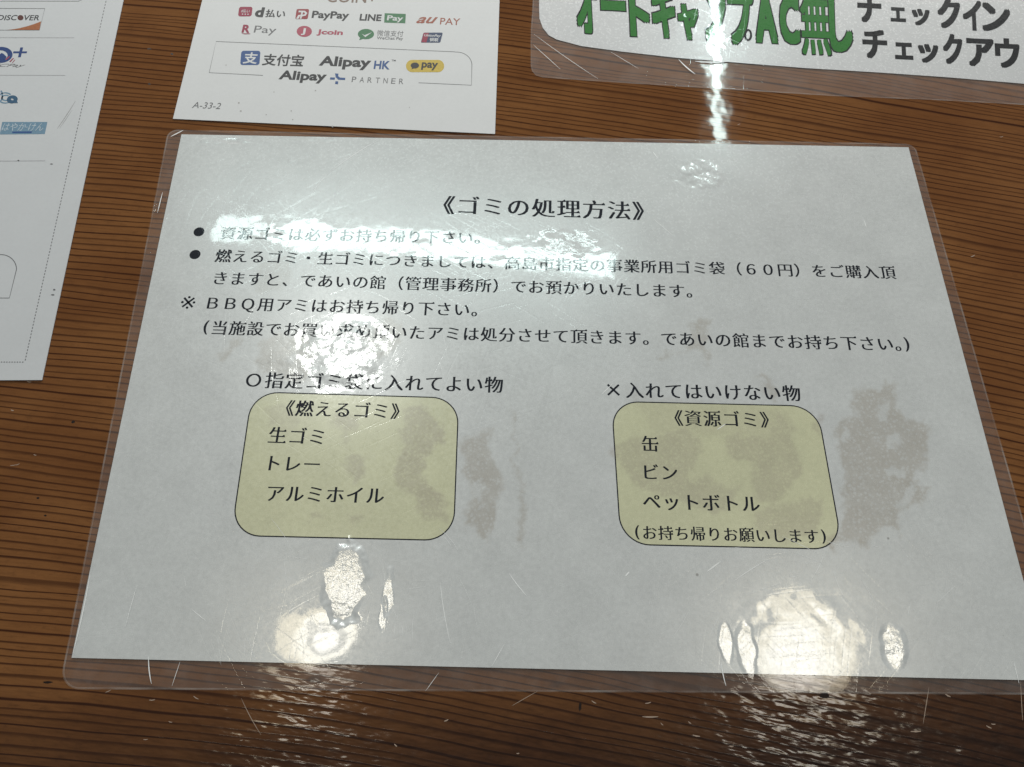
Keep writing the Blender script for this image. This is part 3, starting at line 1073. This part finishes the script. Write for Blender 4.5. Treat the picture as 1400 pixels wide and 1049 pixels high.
word('payment_wordmark', 'Alipay', (452, 313), (645, 320), 48, zc, DK, card, 0.035, px=P2)
flat('payment_mark', [[(680, 302), (694, 303), (693, 313), (700, 319), (722, 320), (721, 329), (694, 328), (683, 318)],
                      [(661, 318), (680, 319), (678, 328), (659, 327)], [(682, 334), (693, 334.5), (692, 346), (680, 345)]], zc, BLUE, card, P2)
x = 749
for i, ch in enumerate('PARTNER'):
    c0 = 749 + i * 32.0
    word('payment_wordmark', ch, (c0, 326 + i * 1.35), (c0 + 17.5, 326.6 + i * 1.35), 22, zc, GR, card, 0.0, px=P2)
word('print_code', 'A-33-2', (101, 430), (215, 435), 25, zc, GR, card, 0.0, 0.12, px=P2)
sp = []
for (sx, sy, r) in ((288, 422, 6), (297, 455, 5), (502, 455, 4), (508, 490, 3), (432, 378, 3), (983, 440, 3), (670, 518, 5), (600, 372, 4), (237, 268, 3), (400, 470, 4)):
    sp.append([(sx + r * rnd.uniform(0.5, 1) * math.cos(a), sy + r * rnd.uniform(0.5, 1) * math.sin(a)) for a in np.linspace(0, 5.6, 7)])
SPK = mat_ink('smudge', rgb(0.42, 0.41, 0.40))
for q in sp:
    flat('smudge', [q], zc, SPK, card, P2)

# ------------------------------------------------------------------ sheet of payment marks at the left
sheet = thing('payment_sheet', 'white paper sheet of card and transit payment marks with dotted border at the far left', 'sheet', 30, 500)
m_sheet = mat_card('matte_paper', rgb(0.62, 0.635, 0.655))
ZS = 0.0004
slab('paper_sheet', [at(169.6, 0), at(58.2, 520.3), at(-170, 521.5), at(-40, -60), at(181, -60)], 0.00015, ZS, m_sheet, sheet)
zs, zs2 = ZS + 0.00003, ZS + 0.00006
LG = ink('light_grey', rgb(0.42, 0.42, 0.44))
STEEL = ink('steel_blue', rgb(0.17, 0.29, 0.40))
PALE = ink('pale_blue', rgb(0.52, 0.60, 0.66))
line('printed_frame', [[(-60, 2.6), (106, 2.8)] + arc(106, -4, 8.5, 6.8, 88, 0, 6) + [(117, -20)]], 0.0003, zs, GR, sheet)
# card mark with orange corner
line('printed_frame', [[(-60, 12.6), (62, 12.9), (54.7, 42.4), (-60, 42.4)]], 0.0003, zs, GR, sheet)
flat('payment_mark', [[(9, 42.2)] + [(9 + 48 * t, 42.0 - 11.6 * t ** 1.7) for t in (0.2, 0.4, 0.6, 0.8, 1.0)] + [(54.6, 42.2)]], zs, ink('orange', rgb(0.38, 0.13, 0.045)), sheet)
word('payment_wordmark', 'DISC', (-2, 25.3), (24, 25.3), 6.9, zs, DK, sheet, 0.012)
flat('payment_mark', [arc(28.8, 25.4, 4.1, 3.6, 0, 345, 20)], zs, ink('maroon', rgb(0.10, 0.028, 0.022)), sheet)
word('payment_wordmark', 'VER', (33, 25.4), (55, 25.5), 6.9, zs, DK, sheet, 0.012)
line('divider', [[(-60, 52.4), (102, 52.8)]], 0.0003, zs, LG, sheet)
# round transit mark with plus
NB = ink('dark_blue', rgb(0.02, 0.055, 0.20))
ringp = arc(1.5, 76.3, 15.2, 10.8, -180, 180, 40)
V, F = strip([at(*p) for p in arc(2.0, 76.2, 12.6, 8.6, 0, 351, 40)], 0.0021, True)
b = link('payment_mark', mesh('payment_mark', [(v[0], v[1], zs) for v in V], F), NB, sheet)
flat('mark_peak', [[(-10, 84), (3, 73.5), (6, 75), (10, 79), (4, 85.5)]], zs + 1e-5, NB, b)
flat('mark_plus', [[(19.2, 71.4), (38, 71.4), (37.2, 74), (18.6, 74)], [(28.6, 66), (32.4, 66), (29.2, 79.4), (25.4, 79.4)]], zs, NB, b)
flat('mark_slashes', [[(8, 82.5), (13.2, 78.2), (14.6, 78.8), (9.4, 83.2)]], zs2, PINK, b)
flat('mark_slashes', [[(13.5, 85.5), (18.6, 80.4), (20, 80.8), (15, 86.2)], [(17.2, 87), (21, 82.6), (21.8, 83), (18.2, 87.2)]], zs, CRIM, b)
word('payment_wordmark', 'QUICPay', (-30, 91), (35, 91.2), 5.2, zs, GR, sheet, 0.0, 0.5)
line('divider', [[(-60, 103.8), (90, 104.2)]], 0.0003, zs, LG, sheet)
# looped transit mark
line('payment_mark', [arc(8, 135, 9.5, 7, -40, -330, 20), arc(9, 135, 5.5, 3.6, -50, -310, 16), arc(0, 132, 4, 8, -60, 60, 8)], 0.00065, zs, STEEL, sheet)
b = link('payment_mark', mesh('payment_mark', *[(lambda V, F: ([(v[0], v[1], zs2) for v in V], F))(*strip([at(*p) for p in arc(17.6, 137, 4.7, 3.4, 0, 345, 24)], 0.0017, True))][0]), ink('sea_blue', rgb(0.04, 0.11, 0.20)), sheet)
flat('mark_tail', [[(21.5, 135), (23.5, 137), (25.2, 142), (20.5, 142)]], zs2 + 1e-5, ink('sea_blue', rgb(0.04, 0.11, 0.20)), b)
# blue-grey badge
b = flat('payment_mark', [[(4, 167.8), (65.6, 167.9), (62, 184.3), (0.5, 184.9)]], zs, STEEL, sheet)
word('mark_text', 'はやか·けん', (4.5, 174.6), (60.5, 174.8), 10.5, zs2, PALE, b, 0.0, 0.1)
flat('mark_bar', [[(18, 181), (44.6, 180.8), (44, 183), (17.4, 183.2)]], zs2, BLUE, b)
line('divider', [[(-60, 221.8), (62.5, 220.8)]], 0.0003, zs, LG, sheet)
line('printed_frame', [[(-60, 348.3), (2, 349)] + arc(2.5, 369, 21, 20, -90, 0, 12) + [(13.8, 408.3), (-60, 408.6)]], 0.0003, zs, GR, sheet)
# dotted border
dots = []
A, B = np.array((149.5, -15.0)), np.array((34.9, 495.6))
k = 118
for i in range(k):
    t0, t1 = i / k, (i + 0.55) / k
    dots.append([tuple(A + (B - A) * t0), tuple(A + (B - A) * t1)])
for i in range(26):
    dots.append([(33 - i * 3.6, 495.8), (31 - i * 3.6, 495.8)])
line('dotted_border', dots, 0.00032, zs, GR, sheet)
m_pencil = mat_ink('pencil', rgb(0.40, 0.40, 0.40))
hairlines('pencil_mark', [(curve((79, 177), (104, 139), 0.01), 0.00035), (curve((82, 177), (99, 152), 0.0), 0.0002)], zs, m_pencil, sheet)
for q in [arc(71.2, 225.3, 2.0, 0.8, 0, 300, 8), arc(26, 220.6, 1.4, 1.0, 0, 300, 8), arc(75, 397, 1.8, 1.2, 0, 300, 8), arc(73, 404, 2.5, 1, 0, 300, 8)]:
    flat('smudge', [q], zs, GR, sheet)

# ------------------------------------------------------------------ laminated camp sign at the top right
P3 = lambda x, y: (700 + x / 2, y / 2)
sign = thing('laminated_sign', 'laminated white sign with large green and black lettering at the top right corner', 'sign', 1100, 120)
m_spaper = mat_film_paper('sign_paper', rgb(0.68, 0.69, 0.70), None, 0.04)
m_green = mat_ink('green_marker', rgb(0.035, 0.20, 0.035), True)
m_blk = mat_ink('black_marker', rgb(0.02, 0.022, 0.024), True)
ZG = 0.00035
spts = [(75, -60), (74, 20), (75, 52), (84, 78), (100, 98), (122, 110), (190, 128), (300, 143), (450, 160), (600, 172), (800, 188), (1000, 200), (1200, 214), (1400, 231), (1700, 255), (1700, -60)]
so = [at(*P3(*p)) for p in spts]
slab('sign_paper', so, 0.0002, ZG, m_spaper, sign)
fo = [(62, -60), (56, 40), (52, 95), (52, 180), (56, 196), (66, 207), (82, 212), (250, 224), (560, 243), (880, 263), (1140, 273), (1400, 287), (1560, 296), (1720, 305), (1720, -60)]
fi = [(80, -60), (80, 20), (82, 50), (92, 76), (106, 94), (126, 104), (192, 122), (300, 137), (450, 154), (600, 166), (800, 182), (1000, 194), (1200, 208), (1690, 250), (1690, -60)]
n = len(fo)
outer_s = [at(*P3(*p)) for p in fo]
inner_s = [at(*P3(*p)) for p in fi]
verts = [(p[0], p[1], Z0) for p in outer_s] + [(p[0], p[1], Z0) for p in inner_s]
faces = [(i, i + 1, n + i + 1, n + i) for i in range(n - 1)]
fm = link('film_margin', mesh('film_margin', verts, faces), m_margin, sign)
V, F = strip(outer_s[:-1], 0.0006)
link('film_edge', mesh('film_edge', [(v[0], v[1], Z0 + 0.00005) for v in V], F), m_rim, fm)
hairlines('margin_scratch_glint', [(curve(P3(58, 125), P3(132, 192), 0.0), 0.00022), (curve(P3(60, 96), P3(235, 218), 0.01), 0.0002), (curve(P3(270, 145), P3(345, 190), 0.0), 0.00018),
                               (curve(P3(455, 165), P3(500, 205), 0.03), 0.0006), (curve(P3(500, 170), P3(590, 170), 0.03), 0.0008)], Z0 + 0.0003, m_scr, fm)


def pop(name, ch, x0, y0, x1, y1, z, mat, parent, fat, lean=0.05):
    """one fat blocky marker letter filling the box x0..x1, y0..y1 (zoom pixels of the sign)"""
    V, F = outline_mesh(ch, 0.0)
    lo, hi = V.min(0) - fat, V.max(0) + fat
    verts, faces = [], []
    k = 0
    for dx in (-fat, 0.0, fat):
        for dy in (-fat * 0.7, 0.0, fat * 0.7):
            b = len(verts)
            for p in V:
                fx = (p[0] + dx - lo[0]) / (hi[0] - lo[0])
                fy = 1 - (p[1] + dy - lo[1]) / (hi[1] - lo[1])
                q = at(*P3(x0 + fx * (x1 - x0) + lean * (fy - 0.7) * (y1 - y0), y0 + fy * (y1 - y0) + 0.05 * fx * (x1 - x0)))
                verts.append((q[0], q[1], z + k * 1.2e-6))
            faces += [tuple(b + j for j in f) for f in F]
            k += 1
    return link(name, mesh(name, verts, faces), mat, parent)


zg = ZG + 0.00003
GLY = [('オ', 178, -62, 232, 95), ('ー', 243, 0, 310, 32), ('ト', 322, -20, 376, 103), ('キ', 384, -52, 446, 108), ('ャ', 455, 10, 510, 112),
       ('ン', 528, -45, 585, 117), ('プ', 592, -42, 662, 126), ('A', 666, -22, 724, 121), ('C', 733, -12, 786, 124), ('無', 791, -22, 870, 152), ('し', 868, -10, 930, 146)]
for (ch, x0, y0, x1, y1) in GLY:
    o = pop('green_letter', ch, x0, y0, x1, y1, zg + 0.00003, m_green, sign, 0.05 if ch != '無' else 0.02)
    pop('letter_outline', ch, x0 - 3, y0 - 4, x1 + 3, y1 + 4, zg, m_blk, o, 0.078 if ch != '無' else 0.034)
line('letter_ring', [arc(645, 98, 8, 14, 0, 345, 20)], 0.0010, zg + 0.00006, m_blk, sign, P3, True)
BL = [('チ', 944, -22, 1010, 64), ('ェ', 1034, 20, 1076, 62), ('ッ', 1093, 24, 1142, 72), ('ク', 1163, -8, 1226, 80), ('イ', 1232, 0, 1284, 86), ('ン', 1284, 6, 1362, 88),
      ('チ', 958, 80, 1026, 162), ('ェ', 1046, 116, 1096, 165), ('ッ', 1110, 120, 1166, 174), ('ク', 1178, 92, 1232, 178), ('ア', 1243, 104, 1318, 184), ('ウ', 1320, 104, 1388, 188), ('ト', 1402, 110, 1450, 196)]
for (ch, x0, y0, x1, y1) in BL:
    pop('black_letter', ch, x0, y0, x1, y1, zg, m_blk, sign, 0.05)

# wear on the table: a filled knot hole, dents and chips in the varnish
m_dirt = mat_ink('dirt', rgb(0.012, 0.005, 0.003))
m_chip = mat_ink('chipped_varnish', rgb(0.42, 0.32, 0.25))
for (u, v, rx, ry) in ((1127, 951, 7.5, 5), (793, 966, 2.2, 6), (65, 933, 7, 1.6), (100, 577, 2.8, 1.8), (52, 681, 2.4, 1.6), (62, 705, 2.0, 1.2), (235, 74, 2, 1.5), (204, 115, 2, 1.4), (204, 67, 4, 0.9)):
    q = [(u + rx * rnd.uniform(0.7, 1.1) * math.cos(a), v + ry * rnd.uniform(0.7, 1.1) * math.sin(a)) for a in np.linspace(0, 5.8, 12)]
    flat('knot_hole' if rx > 7.2 else 'dent', [q], 0.00003, m_dirt, tt)
chips = [(40, 522, 3), (17, 561, 2), (18, 636, 4), (48, 622, 2), (24, 635, 3), (148, 945, 4), (208, 957, 4), (268, 954, 4), (233, 987, 2.5), (199, 1011, 3), (330, 1012, 2), (812, 960, 3.5), (886, 961, 4),
         (905, 990, 2.5), (943, 988, 2.5), (952, 1006, 5), (1000, 1020, 3), (1296, 951, 4), (1252, 1000, 7), (1352, 994, 4), (1358, 990, 3), (1010, 170, 2), (1330, 350, 3), (1369, 187, 2.5), (610, 985, 3), (541, 1019, 2.5), (708, 1030, 2)]
for (u, v, L) in chips:
    a = rnd.uniform(-0.5, 0.9)
    hairlines('varnish_chip', [([(u - L * math.cos(a), v - L * math.sin(a)), (u, v + 0.5), (u + L * math.cos(a), v + L * math.sin(a))], rnd.uniform(0.00022, 0.00042))], 0.00003, m_chip, tt)
hairlines('varnish_scratch', [(curve((878, 980), (900, 980), 0.02), 0.0004), (curve((380, 975), (400, 980), 0.0), 0.0002), (curve((1270, 940), (1262, 990), 0.0), 0.0002), (curve((700, 965), (735, 945), 0.0), 0.00018),
                              (curve((330, 955), (357, 1005), 0.02), 0.0002), (curve((1395, 930), (1398, 985), 0.0), 0.0002)], 0.00003, m_chip, tt)

bpy.data.objects.remove(_to)
bpy.data.curves.remove(_cu)
